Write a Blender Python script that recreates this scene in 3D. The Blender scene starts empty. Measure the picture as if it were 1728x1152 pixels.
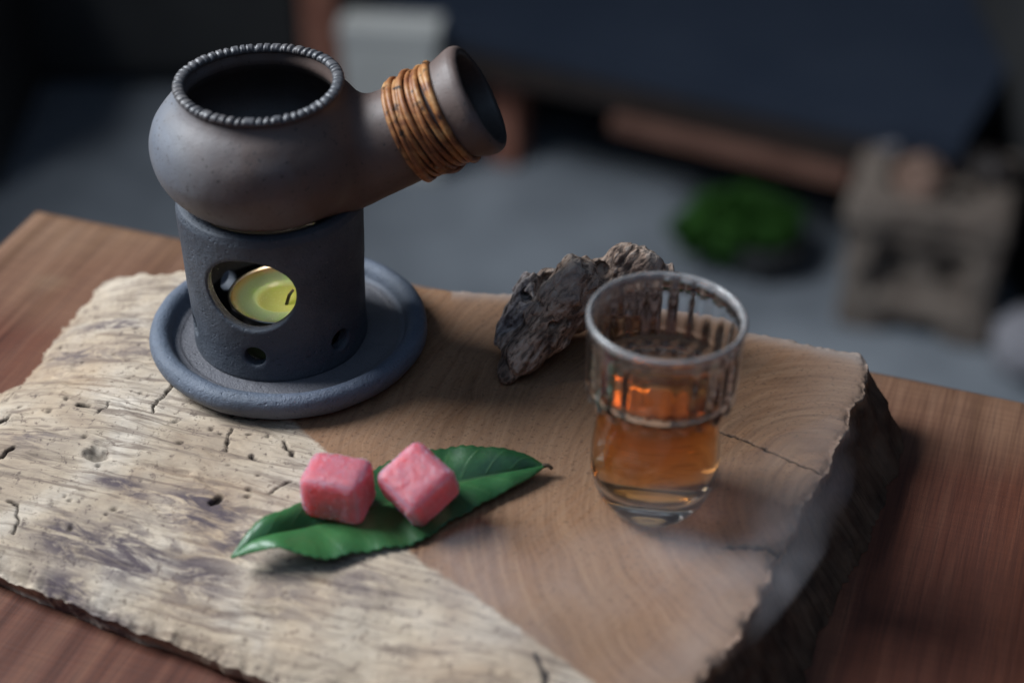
import bpy, math, random
import numpy as np
from mathutils import Vector, Matrix
random.seed(4); RNG = np.random.default_rng(4)
S = bpy.context.scene; COL = S.collection

# ---------------------------------------------------------------- camera, world, lamps, exposure
PITCH = math.radians(35.6); HCAM = .341; FPX = 3100.
cam_d = bpy.data.cameras.new('camera'); cam = bpy.data.objects.new('camera', cam_d); COL.objects.link(cam)
cam.location = (0, 0, HCAM); cam.rotation_euler = (math.pi/2 - PITCH, 0, 0)
cam_d.sensor_width = 36; cam_d.lens = FPX/1728*36; cam_d.clip_start = .01; cam_d.clip_end = 50
cam_d.dof.use_dof = True; cam_d.dof.focus_distance = .554; cam_d.dof.aperture_fstop = 5.3
cam_d.dof.aperture_blades = 0
S.camera = cam
W = bpy.data.worlds.new('World'); S.world = W; W.use_nodes = True
W.node_tree.nodes['Background'].inputs[0].default_value = (.50, .66, 1, 1)
W.node_tree.nodes['Background'].inputs[1].default_value = .040
def area(name, loc, aim, sx, sy, power, col):
    d = bpy.data.lights.new(name, 'AREA'); d.shape = 'RECTANGLE'; d.size = sx; d.size_y = sy
    d.energy = power; d.color = col
    o = bpy.data.objects.new(name, d); COL.objects.link(o); o.location = loc
    o.rotation_euler = (Vector(aim)-Vector(loc)).to_track_quat('-Z', 'Y').to_euler(); return o
area('window_light', (-1.50, .88, 1.30), (-.02, .48, 0), .85, 1.15, 84, (.88, .94, 1))
area('skylight', (-.20, -.30, 1.40), (0, .5, 0), 2.0, 1.4, 5.0, (.46, .68, 1))
S.view_settings.view_transform = 'Standard'; S.view_settings.look = 'None'; S.view_settings.exposure = 0; S.view_settings.gamma = 1
cy = S.cycles
cy.use_denoising = True
try: cy.denoiser = 'OPENIMAGEDENOISE'
except Exception: pass
cy.caustics_refractive = True; cy.caustics_reflective = False; cy.blur_glossy = .6
cy.sample_clamp_indirect = 4; cy.max_bounces = 16; cy.transmission_bounces = 16; cy.transparent_max_bounces = 12; cy.volume_bounces = 1
cy.use_adaptive_sampling = True; cy.adaptive_threshold = .01

# ---------------------------------------------------------------- helpers
cp, sp = math.cos(PITCH), math.sin(PITCH)
def _ray(u, v):
    a, b = (u-864)/FPX, -(v-576)/FPX
    return np.array([a, cp + b*sp, -sp + b*cp])
def on_z(u, v, z):               # the place on the level plane z that a spot of the photograph shows
    r = _ray(u, v); return np.array([0, 0, HCAM]) + r*(z-HCAM)/r[2]
def on_y(u, v, y):
    r = _ray(u, v); return np.array([0, 0, HCAM]) + r*y/r[1]

def tag(o, label=None, cat=None, group=None, kind=None):
    if label: o['label'] = label
    if cat: o['category'] = cat
    if group: o['group'] = group
    if kind: o['kind'] = kind
    return o
def empty(name, loc, rz=0):
    o = bpy.data.objects.new(name, None); COL.objects.link(o); o.location = loc; o.rotation_euler = (0, 0, rz)
    o.empty_display_size = .01; return o
def link(name, me, mat=None, parent=None, world=True):
    o = bpy.data.objects.new(name, me); COL.objects.link(o)
    if mat: me.materials.append(mat)
    if parent:
        o.parent = parent
        if world:                # vertices were given in world space
            bpy.context.view_layer.update(); o.matrix_parent_inverse = parent.matrix_world.inverted()
    return o
def mesh(name, v, f, smooth=True):
    me = bpy.data.meshes.new(name)
    v = np.asarray(v, dtype=np.float32)
    if isinstance(f, np.ndarray):
        me.vertices.add(len(v)); me.vertices.foreach_set('co', v.ravel())
        n, k = f.shape; me.loops.add(n*k); me.loops.foreach_set('vertex_index', f.astype(np.int32).ravel())
        me.polygons.add(n); me.polygons.foreach_set('loop_start', np.arange(0, n*k, k, dtype=np.int32))
        me.update(calc_edges=True)
    else:
        me.from_pydata([tuple(map(float, p)) for p in v], [], f)
    me.polygons.foreach_set('use_smooth', np.full(len(me.polygons), smooth)); me.update()
    return me
def attr(me, name, vals):
    a = me.attributes.new(name, 'FLOAT', 'POINT'); a.data.foreach_set('value', np.asarray(vals, dtype=np.float32).ravel())

# gradient noise in numpy
_p = RNG.permutation(256); _p = np.concatenate([_p, _p, _p])
_g = RNG.normal(size=(256, 3)); _g /= np.linalg.norm(_g, axis=1)[:, None]
def noise(P):
    P = np.asarray(P, dtype=np.float64); i = np.floor(P).astype(np.int64); fr = P-i; i &= 255
    w = fr*fr*fr*(fr*(fr*6-15)+10); out = 0
    for dx in (0, 1):
        for dy in (0, 1):
            for dz in (0, 1):
                h = _p[_p[_p[(i[..., 0]+dx) & 255]+((i[..., 1]+dy) & 255)]+((i[..., 2]+dz) & 255)]
                g = _g[h]
                d = g[..., 0]*(fr[..., 0]-dx)+g[..., 1]*(fr[..., 1]-dy)+g[..., 2]*(fr[..., 2]-dz)
                ww = (w[..., 0] if dx else 1-w[..., 0])*(w[..., 1] if dy else 1-w[..., 1])*(w[..., 2] if dz else 1-w[..., 2])
                out = out+d*ww
    return out*1.5
def fbm(P, o=4, gain=.5):
    s = 0; a = 1
    for k in range(o): s = s+a*noise(P*2.0**k+17.3*k); a *= gain
    return s
def sstep(a, b, x):
    t = np.clip((x-a)/(b-a), 0, 1); return t*t*(3-2*t)
def seg_dist(P, a, b):
    a = np.asarray(a); b = np.asarray(b); d = b-a
    t = np.clip(((P-a)@d)/max(d@d, 1e-12), 0, 1)
    return np.linalg.norm(P-a-t[..., None]*d, axis=-1), t
def poly_dist(P, pts):
    r = None
    for a, b in zip(pts[:-1], pts[1:]):
        d, _ = seg_dist(P, a, b); r = d if r is None else np.minimum(r, d)
    return r
def smin(a, b, k):
    h = np.clip(.5+.5*(b-a)/k, 0, 1); return b*(1-h)+a*h-k*h*(1-h)
def smax(a, b, k): return -smin(-a, -b, k)
def capsule(P, a, b, ra, rb):
    d, t = seg_dist(P, a, b); return d-(ra+(rb-ra)*t)
def grid(lo, hi, h):
    ax = [np.arange(lo[i], hi[i]+h, h) for i in range(3)]
    return np.stack(np.meshgrid(*ax, indexing='ij'), -1)
def nets(V, P):                  # surface of V = 0 on the regular grid P
    ins = V < 0; nx, ny, nz = V.shape
    cnt = np.zeros((nx-1, ny-1, nz-1), np.float32); acc = np.zeros((nx-1, ny-1, nz-1, 3))
    c = [(x, y, z) for x in (0, 1) for y in (0, 1) for z in (0, 1)]
    def sl(o): return tuple(slice(o[i], V.shape[i]-1+o[i]) for i in range(3))
    for a in c:
        for k in range(3):
            if a[k]: continue
            b = list(a); b[k] = 1; b = tuple(b); A, B = sl(a), sl(b)
            m = ins[A] != ins[B]; va, vb = V[A][m], V[B][m]; t = (va/(va-vb))[:, None]
            acc[m] += P[A][m]*(1-t)+P[B][m]*t; cnt[m] += 1
    m = cnt > 0; idx = np.full(cnt.shape, -1); idx[m] = np.arange(m.sum())
    verts = acc[m]/cnt[m][:, None]; F = []
    for k in range(3):
        o1, o2 = [(1, 2), (2, 0), (0, 1)][k]
        lo = [slice(1, V.shape[i]-1) for i in range(3)]; hi = list(lo)
        lo[k] = slice(0, V.shape[k]-1); hi[k] = slice(1, V.shape[k])
        A, B = ins[tuple(lo)], ins[tuple(hi)]
        for sgn in (0, 1):
            e = np.argwhere((A != B) & (A == bool(sgn)))
            if not len(e): continue
            e[:, o1] += 1; e[:, o2] += 1
            q = []
            for d1, d2 in ((1, 1), (0, 1), (0, 0), (1, 0)):
                f = e.copy(); f[:, o1] -= d1; f[:, o2] -= d2; q.append(idx[f[:, 0], f[:, 1], f[:, 2]])
            q = np.stack(q, 1); F.append(q if sgn else q[:, ::-1])
    return verts, np.concatenate(F)
def profile_sdf(pts):            # signed distance to a closed (r, z) outline, tabled then looked up
    pts = np.array(pts, dtype=float); lo = pts.min(0)-.012; hi = pts.max(0)+.012; n = 360
    gx = np.linspace(lo[0], hi[0], n); gz = np.linspace(lo[1], hi[1], n)
    G = np.stack(np.meshgrid(gx, gz, indexing='ij'), -1)
    d = np.full((n, n), 9.); inside = np.zeros((n, n), bool); q = np.roll(pts, -1, 0)
    for a, b in zip(pts, q):
        d = np.minimum(d, seg_dist(G, a, b)[0])
        c = (a[1] > G[..., 1]) != (b[1] > G[..., 1])
        with np.errstate(divide='ignore', invalid='ignore'):
            xc = (b[0]-a[0])*(G[..., 1]-a[1])/(b[1]-a[1])+a[0]
        inside ^= c & (G[..., 0] < xc)
    T = np.where(inside, -d, d)
    def f(r, z):
        x = np.clip((r-lo[0])/(hi[0]-lo[0])*(n-1), 0, n-1.001); y = np.clip((z-lo[1])/(hi[1]-lo[1])*(n-1), 0, n-1.001)
        i = x.astype(int); j = y.astype(int); fx = x-i; fy = y-j
        return (T[i, j]*(1-fx)+T[i+1, j]*fx)*(1-fy)+(T[i, j+1]*(1-fx)+T[i+1, j+1]*fx)*fy
    return f
def curve_pts(p, n):             # Catmull-Rom through the points p
    p = np.array(p, dtype=float); P = np.vstack([2*p[0]-p[1], p, 2*p[-1]-p[-2]])
    L = np.concatenate([[0], np.cumsum(np.linalg.norm(np.diff(p, axis=0), axis=1))]); s = np.linspace(0, L[-1], n)
    k = np.clip(np.searchsorted(L, s, side='right')-1, 0, len(p)-2); t = ((s-L[k])/(L[k+1]-L[k]))[:, None]
    a, b, c, d = P[k], P[k+1], P[k+2], P[k+3]
    return .5*(2*b+(c-a)*t+(2*a-5*b+4*c-d)*t*t+(3*b-a-3*c+d)*t**3)
def lathe(pts, seg=96, rad=None, closed=False):
    pts = np.array(pts, dtype=float); th = np.linspace(0, 2*np.pi, seg, endpoint=False); n = len(pts)
    R = pts[:, 0][:, None]*np.ones(seg); Z = pts[:, 1][:, None]*np.ones(seg)
    if rad is not None: R, Z = rad(R, Z, th[None, :])
    v = np.stack([R*np.cos(th), R*np.sin(th), Z], -1).reshape(-1, 3); f = []
    for i in range(n if closed else n-1):
        a = i*seg; b = ((i+1) % n)*seg
        for j in range(seg):
            k = (j+1) % seg; f.append((a+j, a+k, b+k, b+j))
    return v, f
def tube(path, r, seg=10, closed=False, cap=True):
    path = np.array(path, dtype=float); n = len(path); r = np.broadcast_to(r, (n,)); v = []; f = []
    T = np.gradient(path, axis=0) if not closed else np.roll(path, -1, 0)-np.roll(path, 1, 0)
    T /= np.linalg.norm(T, axis=1)[:, None]
    N = np.cross(T[0], [0, 0, 1.]); N = N if np.linalg.norm(N) > .1 else np.cross(T[0], [0, 1., 0]); N /= np.linalg.norm(N)
    for i in range(n):
        N = N-T[i]*(N@T[i]); N /= np.linalg.norm(N); B = np.cross(T[i], N)
        for j in range(seg):
            a = 2*np.pi*j/seg; v.append(path[i]+r[i]*(np.cos(a)*N+np.sin(a)*B))
    for i in range(n if closed else n-1):
        for j in range(seg):
            k = (j+1) % seg; m = (i+1) % n; f.append((i*seg+j, i*seg+k, m*seg+k, m*seg+j))
    if cap and not closed: f += [tuple(range(seg))[::-1], tuple((n-1)*seg+j for j in range(seg))]
    return np.array(v), f
def frame_boxes(boxes):          # (centre, half size) boxes with chamfered edges joined into one mesh
    import bmesh
    bm = bmesh.new()
    for c, h, *rz in boxes:
        r = bmesh.ops.create_cube(bm, size=2)
        M = Matrix.Translation(c) @ Matrix.Rotation(rz[0] if rz else 0, 4, 'Z') @ Matrix.Diagonal((*h, 1))
        bmesh.ops.transform(bm, matrix=M, verts=r['verts'])
        ed = list({e for v in r['verts'] for e in v.link_edges})
        bmesh.ops.bevel(bm, geom=ed, offset=min(h)*.18, segments=2, affect='EDGES', profile=.6)
    me = bpy.data.meshes.new('box'); bm.to_mesh(me); bm.free(); return me

# ---------------------------------------------------------------- materials
class NM:
    def __init__(s, name, rough=.6, spec=.5, **kw):
        s.m = bpy.data.materials.new(name); s.m.use_nodes = True; s.t = s.m.node_tree; s.n = s.t.nodes
        s.b = s.n['Principled BSDF']; s.b.inputs['Roughness'].default_value = rough
        s.b.inputs['Specular IOR Level'].default_value = spec
        for k, v in kw.items(): s.b.inputs[k.replace('_', ' ')].default_value = v
        s.tc = s.n.new('ShaderNodeTexCoord').outputs['Object']
    def L(s, a, b): s.t.links.new(a, b)
    def map(s, scale=(1, 1, 1), rot=(0, 0, 0), src=None):
        r = s.n.new('ShaderNodeMapping'); r.vector_type = 'POINT'; r.inputs['Rotation'].default_value = rot; s.L(src or s.tc, r.inputs[0])
        q = s.n.new('ShaderNodeMapping'); q.inputs['Scale'].default_value = scale; s.L(r.outputs[0], q.inputs[0]); return q.outputs[0]
    def noise(s, scale, vec=None, detail=4, rough=.55, dist=0):
        n = s.n.new('ShaderNodeTexNoise'); n.inputs['Scale'].default_value = scale; n.inputs['Detail'].default_value = detail
        n.inputs['Roughness'].default_value = rough; n.inputs['Distortion'].default_value = dist; s.L(vec or s.tc, n.inputs['Vector']); return n.outputs['Fac']
    def voro(s, scale, vec=None, feature='F1'):
        n = s.n.new('ShaderNodeTexVoronoi'); n.feature = feature; n.inputs['Scale'].default_value = scale; s.L(vec or s.tc, n.inputs['Vector']); return n.outputs['Distance']
    def attr(s, name):
        n = s.n.new('ShaderNodeAttribute'); n.attribute_name = name; return n.outputs['Fac']
    def ramp(s, f, *st):
        n = s.n.new('ShaderNodeValToRGB'); e = n.color_ramp.elements
        while len(e) < len(st): e.new(.5)
        for el, (p, c) in zip(e, st): el.position = p; el.color = (*c, 1) if hasattr(c, '__len__') else (c, c, c, 1)
        s.L(f, n.inputs[0]); return n.outputs[0]
    def mix(s, f, a, b, mode='MIX'):
        n = s.n.new('ShaderNodeMix'); n.data_type = 'RGBA'; n.blend_type = mode
        for sock, val in ((n.inputs[0], f), (n.inputs[6], a), (n.inputs[7], b)):
            if hasattr(val, 'links') or hasattr(val, 'is_linked'): s.L(val, sock)
            elif hasattr(val, '__len__'): sock.default_value = (*val, 1)
            else: sock.default_value = val
        return n.outputs[2]
    def math(s, op, a, b=0.):
        n = s.n.new('ShaderNodeMath'); n.operation = op
        for sock, val in ((n.inputs[0], a), (n.inputs[1], b)):
            if hasattr(val, 'is_linked'): s.L(val, sock)
            else: sock.default_value = val
        return n.outputs[0]
    def color(s, c): s.L(c, s.b.inputs['Base Color']); return s
    def rough(s, c): s.L(c, s.b.inputs['Roughness']); return s
    def bump(s, h, dist=.0002, strength=1.):
        n = s.n.new('ShaderNodeBump'); n.inputs['Distance'].default_value = dist; n.inputs['Strength'].default_value = strength
        s.L(h, n.inputs['Height'])
        prev = s.b.inputs['Normal']
        if prev.is_linked: s.L(prev.links[0].from_socket, n.inputs['Normal'])
        s.L(n.outputs[0], prev); return s

def clay(name, c1, c2, c3, rough=.5):
    k = NM(name, rough, .5)
    a = k.ramp(k.noise(45, detail=5), (.35, c1), (.62, c2))
    a = k.mix(k.ramp(k.noise(18, detail=3), (.45, 0.), (.65, 1.)), a, c3)
    speck = k.ramp(k.noise(900, detail=3, rough=.7), (.30, 1.), (.38, 0.))
    a = k.mix(speck, a, tuple(x*.45 for x in c1))
    a = k.mix(k.ramp(k.noise(1500, detail=2), (.70, 0.), (.76, .5)), a, (.35, .36, .38))
    a = k.mix(k.attr('soot'), a, (.012, .011, .011)); k.color(a); k.rough(k.ramp(k.noise(120), (.3, rough-.08), (.7, rough+.12)))  # near-black mix paints shade on the inner walls
    k.bump(k.noise(1100, detail=4, rough=.75), .0004, .9); k.bump(k.noise(350, detail=3), .0006, .6); k.bump(k.ramp(k.voro(420), (.10, 0.), (.22, 1.)), .0004, .5)
    return k.m
M_clay = clay('blue_grey_clay', (.044, .052, .066), (.076, .088, .110), (.058, .068, .088), .55)
M_saucer = clay('saucer_clay', (.090, .108, .140), (.125, .150, .195), (.110, .128, .170), .50)

def _saucer_tone():
    t = M_saucer.node_tree; b = t.nodes['Principled BSDF']; src = b.inputs['Base Color'].links[0].from_socket
    at_ = t.nodes.new('ShaderNodeAttribute'); at_.attribute_name = 'inner'; m = t.nodes.new('ShaderNodeMix'); m.data_type = 'RGBA'
    t.links.new(at_.outputs['Fac'], m.inputs[0]); t.links.new(src, m.inputs[6]); m.inputs[7].default_value = (.125, .115, .120, 1); t.links.new(m.outputs[2], b.inputs['Base Color'])
_saucer_tone()
k = NM('smoked_pot_clay', .5, .6)
a = k.ramp(k.math('ADD', k.math('MULTIPLY', k.noise(26, detail=5, dist=.4), .7), k.attr('fire')), (.28, (.130, .155, .200)), (.42, (.145, .142, .152)), (.60, (.115, .078, .066)))  # blue lit side to brown shaded side, mixed into the patina
a = k.mix(k.attr('soot'), a, (.014, .012, .012)); k.color(k.mix(k.ramp(k.noise(800, detail=2), (.28, 1.), (.36, 0.)), a, (.045, .036, .034)))  # shade of underside and hollows painted as near-black
k.rough(k.ramp(k.noise(60, detail=5), (.3, .50), (.7, .68)))
k.bump(k.noise(160, detail=4), .0004, .4); k.bump(k.noise(1200, detail=3), .0001, .6)
M_pot = k.m
k = NM('rim_clay', .42, .5)
k.color(k.ramp(k.noise(60), (.35, (.085, .088, .098)), (.65, (.13, .12, .12)))); k.bump(k.noise(900), .0001, .6)
M_rim = k.m

k = NM('cane', .48, .4)
along = k.map((140, 140, 260)); st = k.noise(1, along, 5, .6)
cst = k.ramp(st, (.32, (.07, .026, .014)), (.44, (.25, .095, .035)), (.55, (.42, .19, .065)), (.70, (.60, .38, .18)))
oi = k.n.new('ShaderNodeObjectInfo').outputs['Random']
cst = k.mix(k.math('MULTIPLY', oi, .55), cst, (.25, .085, .035))
k.color(k.mix(k.ramp(k.noise(330, detail=4), (.33, 1.), (.42, 0.)), cst, (.035, .018, .012)))
k.bump(k.noise(1500), .0001, .7)
M_cane = k.m

# board
k = NM('weathered_board_wood', .75, .25)
pale = k.attr('pale'); stain = k.attr('stain'); crack = k.attr('crack'); ring = k.attr('ring'); edge = k.attr('edge')
gv = k.map((35, 420, 60), (0, 0, math.radians(22)))
fib = k.noise(1, gv, 6, .65, .6)
pc = k.ramp(k.noise(30, detail=5, dist=.5), (.32, (.36, .265, .185)), (.5, (.50, .40, .295)), (.68, (.61, .525, .43)))
pc = k.mix(k.ramp(fib, (.38, .85), (.50, 0.)), pc, (.20, .150, .115))
pc = k.mix(k.ramp(k.noise(420, detail=5, rough=.75), (.36, .85), (.44, 0.)), pc, (.13, .095, .075))
pc = k.mix(k.ramp(k.noise(14, detail=3), (.52, 0.), (.70, .5)), pc, (.50, .33, .19))
sn = k.ramp(k.noise(1, k.map((60, 230, 60), (0, 0, math.radians(24))), 6, .7, 1.2), (.40, 0.), (.56, 1.))
pc = k.mix(k.math('MULTIPLY', stain, sn), pc, (.105, .080, .085))
cx_ = k.n.new('ShaderNodeCombineXYZ'); k.L(k.math('MULTIPLY', k.attr('rad'), 560.), cx_.inputs[0]); k.L(k.math('MULTIPLY', k.attr('tan'), 16.), cx_.inputs[1])
bc = k.ramp(k.noise(1, cx_.outputs[0], 7, .70, .25), (.28, (.155, .074, .038)), (.5, (.260, .135, .072)), (.72, (.355, .208, .118)))
bc = k.mix(k.ramp(k.noise(22, detail=4), (.4, 0.), (.7, .55)), bc, (.29, .180, .115))
bc = k.mix(k.ramp(k.noise(700, detail=4, rough=.7), (.36, .6), (.44, 0.)), bc, (.085, .042, .026))
bc = k.mix(k.math('MULTIPLY', ring, .38), bc, (.085, .045, .028))
sawv = k.noise(1, k.map((900, 20, 20), (0, 0, math.radians(38))), 2, .5)
bc = k.mix(k.ramp(sawv, (.40, .14), (.55, 0.)), bc, (.30, .21, .15))
bc = k.mix(k.math('MULTIPLY', edge, .7), bc, (.34, .29, .26))
pale_n = k.math('ADD', pale, k.math('MULTIPLY', k.math('SUBTRACT', k.noise(160, detail=6, rough=.7), .5), .8))
c = k.mix(k.ramp(pale_n, (.36, 0.), (.62, 1.)), bc, pc)
c = k.mix(k.ramp(k.attr('side'), (.3, 0.), (.8, 1.)), c, k.ramp(k.noise(90, detail=6), (.3, (.045, .026, .018)), (.6, (.15, .088, .055))))
c = k.mix(crack, c, (.022, .014, .010)); k.color(c)
k.bump(k.noise(1, gv, 6, .7), .0009, .35); k.bump(k.noise(900, detail=5, rough=.8), .0004, .40)
k.rough(k.ramp(pale_n, (.4, .62), (.6, .85)))
M_board = k.m

k = NM('red_brown_table_wood', .5, .4)
R = math.radians(18.9)
g1 = k.noise(1, k.map((130, 5, 40), (0, 0, 0)), 6, .6, .3)
g0 = k.noise(1, k.map((9, 1.2, 9), (0, 0, 0)), 3, .5)
c = k.ramp(g1, (.28, (.065, .020, .011)), (.5, (.145, .048, .026)), (.74, (.235, .098, .052)))
c = k.mix(k.ramp(g0, (.42, 0.), (.62, .6)), c, (.10, .036, .026))
worn = k.attr('worn'); c = k.mix(k.math('MULTIPLY', worn, .8), c, k.ramp(g1, (.3, (.25, .145, .080)), (.7, (.37, .235, .145))))
saw = k.noise(1, k.map((40, 1300, 10)), 3, .6); c = k.mix(k.ramp(saw, (.40, .20), (.60, 0.)), c, (.055, .022, .017))
f2 = k.noise(1, k.map((1500, 30, 10)), 3, .6); c = k.mix(k.ramp(f2, (.36, .45), (.55, 0.)), c, (.045, .018, .014))
k.color(c); k.rough(k.ramp(g1, (.3, .42), (.7, .6)))
k.bump(saw, .00015, .5); k.bump(f2, .00015, .5)
M_table = k.m

k = NM('driftwood_wood', .8, .25)
v = k.map((150, 150, 150)); n1 = k.noise(60, detail=6, rough=.6); n2 = k.noise(500, detail=6, rough=.7)
c = k.ramp(n1, (.32, (.26, .160, .115)), (.5, (.44, .295, .215)), (.66, (.58, .43, .33)))
c = k.mix(k.attr('grey'), c, k.ramp(n2, (.35, (.12, .115, .125)), (.65, (.34, .325, .35))))
c = k.mix(k.ramp(n2, (.33, .8), (.47, 0.)), c, (.055, .040, .035))
c = k.mix(k.ramp(k.attr('fib'), (.25, .75), (.50, 0.)), c, (.060, .042, .034)); c = k.mix(k.ramp(k.attr('fib'), (.60, 0.), (.85, .5)), c, (.55, .46, .39))
c = k.mix(k.ramp(k.attr('ridge'), (.5, 0.), (1., .65)), c, (.42, .36, .32))
c = k.mix(k.ramp(k.attr('ridge'), (0., .7), (.4, 0.)), c, (.045, .034, .030))
k.color(c); k.bump(k.attr('fib'), .0008, .8); k.bump(n2, .0006, .7); k.bump(k.noise(1600, detail=3), .0002, .6)
M_drift = k.m

def plain(name, c1, c2, sc=60, rough=.6, spec=.4, bd=.0005, bs=.4):
    k = NM(name, rough, spec); n = k.noise(sc, detail=5, rough=.6)
    k.color(k.ramp(n, (.35, c1), (.65, c2))); k.bump(n, bd, bs); return k.m
k = NM('clear_glass', .02, .5, IOR=1.47, Transmission_Weight=1.); k.b.inputs['Base Color'].default_value = (.985, .99, 1, 1); glint_ = k.attr('ground'); k.rough(k.math('ADD', k.math('MULTIPLY', glint_, .22), .015)); k.L(k.math('SUBTRACT', 1., k.math('MULTIPLY', glint_, .20)), k.b.inputs['Transmission Weight']); M_glass = k.m  # rim and shoulder ring whitened to carry their highlights
k = NM('amber_tea', 0., .5, IOR=1.33, Transmission_Weight=1.); k.b.inputs['Base Color'].default_value = (1, 1, 1, 1)
va = k.n.new('ShaderNodeVolumeAbsorption'); va.inputs['Color'].default_value = (.975, .66, .17, 1); va.inputs['Density'].default_value = 88
k.L(va.outputs[0], k.n['Material Output'].inputs['Volume']); M_tea = k.m

k = NM('green_wax', .32, .5, Subsurface_Weight=.7, Subsurface_Scale=.006)
k.b.inputs['Subsurface Radius'].default_value = (.7, 1, .35)
c = k.mix(k.attr('pool'), (.40, .54, .30), (.46, .53, .17)); c = k.mix(k.ramp(k.noise(2600, detail=2), (.66, 0.), (.72, .8)), c, (.9, .95, .75))
c = k.mix(k.attr('rimtint'), c, (.55, .40, .13)); k.color(c)
k.bump(k.noise(1500), .0001, .5); M_wax = k.m
M_alu = NM('aluminium', .3, .5, Metallic=1.); M_alu.b.inputs['Base Color'].default_value = (.75, .73, .70, 1); M_alu = M_alu.m
k = NM('flame', 1); k.b.inputs['Emission Color'].default_value = (1, .62, .22, 1); k.b.inputs['Emission Strength'].default_value = 6; M_flame = k.m
M_wick = plain('charred_wick', (.01, .01, .01), (.03, .025, .02), 900)

k = NM('leaf_green', .38, .5, Transmission_Weight=0.)
vein = k.attr('vein')
c = k.ramp(k.noise(90, detail=4), (.35, (.008, .042, .016)), (.65, (.026, .100, .028)))
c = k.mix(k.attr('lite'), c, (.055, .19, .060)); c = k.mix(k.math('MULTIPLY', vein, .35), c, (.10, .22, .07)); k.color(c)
sp2 = k.ramp(k.noise(260, detail=5, rough=.7), (.66, 0.), (.72, .6)); k.color(k.mix(sp2, c, (.10, .13, .04))); k.bump(vein, .0003, .5); k.bump(k.noise(700), .0002, .4); k.b.inputs['Subsurface Weight'].default_value = .12; k.b.inputs['Subsurface Scale'].default_value = .001
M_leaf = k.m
k = NM('pink_jelly', .45, .4, Subsurface_Weight=1., Subsurface_Scale=.012, Transmission_Weight=.38)
k.b.inputs['Subsurface Radius'].default_value = (1, .22, .20)
fr = k.n.new('ShaderNodeNewGeometry')
frost = k.ramp(k.noise(420, detail=5, rough=.75), (.42, .0), (.72, .45))
c = k.mix(frost, k.mix(k.attr('edge'), (.84, .20, .24), (.62, .34, .44)), (.50, .33, .46)); c = k.mix(k.math('MULTIPLY', k.attr('edge'), .5), c, (.56, .46, .60))
k.color(c); k.bump(k.noise(1100, detail=4, rough=.8), .0003, .5); M_candy = k.m
k = NM('sugar_crystal', .35, .5, Subsurface_Weight=.4, Subsurface_Scale=.001); k.b.inputs['Base Color'].default_value = (.80, .62, .72, 1); M_sugar = k.m

M_floor = plain('concrete_floor', (.15, .165, .185), (.30, .325, .355), 5, .7, .3, .002, .3)
M_wall = plain('dark_wall', (.012, .014, .014), (.022, .024, .022), 4, .8, .2)
M_navy = plain('navy_lacquer', (.020, .028, .046), (.027, .036, .056), 6, .5, .35)
M_rail = plain('brown_rail_wood', (.26, .10, .065), (.38, .17, .115), 30, .6)
M_darkwood = plain('dark_wood', (.018, .014, .013), (.035, .024, .02), 20, .6)
M_cream = plain('cream_enamel', (.62, .61, .57), (.70, .69, .65), 10, .5)
M_stone = plain('tan_stone', (.13, .100, .082), (.21, .170, .140), 25, .85, .2, .003, .5)
M_stone2 = plain('grey_stone', (.20, .19, .21), (.32, .31, .33), 25, .85, .2, .003, .5)
M_brick = plain('broken_clay', (.16, .10, .075), (.34, .22, .17), 30, .85, .2, .003, .5)
M_moss = plain('moss_green', (.018, .070, .010), (.050, .140, .022), 60, .7, .2)
M_black = plain('black_panel', (.030, .030, .031), (.050, .050, .050), 5, .6, .2)

# ---------------------------------------------------------------- room: floor and far wall
v = [(-3, -.6, -.75), (3, -.6, -.75), (3, 3.4, -.75), (-3, 3.4, -.75), (-3, -.6, -.85), (3, -.6, -.85), (3, 3.4, -.85), (-3, 3.4, -.85)]
f = [(0, 1, 2, 3), (7, 6, 5, 4), (0, 4, 5, 1), (1, 5, 6, 2), (2, 6, 7, 3), (3, 7, 4, 0)]
tag(link('floor', mesh('floor', v, f, False), M_floor), 'grey concrete floor blurred far below the table', kind='structure')
tag(link('wall', frame_boxes([((0, 3.0, .3), (3, .05, 1.04))]), M_wall), 'dark wall at the back of the room', kind='structure')

tag(link('window_wall', frame_boxes([((-.95, 1.0, -.149), (.04, 1.9, .601))]), M_wall), 'low dark wall under the window at the left', kind='structure')  # unseen wall added to keep window light off the left floor

# ---------------------------------------------------------------- table
TC = on_z(60, 345, -.026); ex = np.array([math.cos(R), -math.sin(R)]); ey = np.array([math.sin(R), math.cos(R)])
table = tag(empty('wooden_table', (TC[0], TC[1], -.75), -R), 'reddish brown wooden table under the rough board, worn paler towards its far corner', 'table')
TW, TD = 1.15, .78; nx, ny = 230, 160
X, Y = np.meshgrid(np.linspace(0, TW, nx), np.linspace(-TD, 0, ny), indexing='ij')
P = np.stack([X*40, Y*40, X*0], -1)
wob = fbm(np.stack([X*14, X*0, X*0+3], -1), 3)*.0012
Ztop = .724+fbm(P, 3)*.00012
Y2 = np.where(Y > -.003, Y+wob*(Y+.003)/.003, Y)
Ztop = Ztop-.003*np.clip(1-np.minimum.reduce([X, TW-X, -Y, TD+Y])/.003, 0, 1)**2
top = np.stack([X, Y2, Ztop], -1).reshape(-1, 3); bot = np.stack([X, Y2, 0*X+.690], -1).reshape(-1, 3)
I = np.arange(nx*ny).reshape(nx, ny); q = np.stack([I[:-1, :-1], I[1:, :-1], I[1:, 1:], I[:-1, 1:]], -1).reshape(-1, 4)
rim = np.concatenate([I[:, 0], I[-1, 1:], I[-2::-1, -1], I[0, -2:0:-1]]); rn = np.roll(rim, -1); o = nx*ny
F = np.concatenate([q, q[:, ::-1]+o, np.stack([rim, rim+o, rn+o, rn], 1)])
me = mesh('tabletop', np.concatenate([top, bot]), F)
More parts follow.
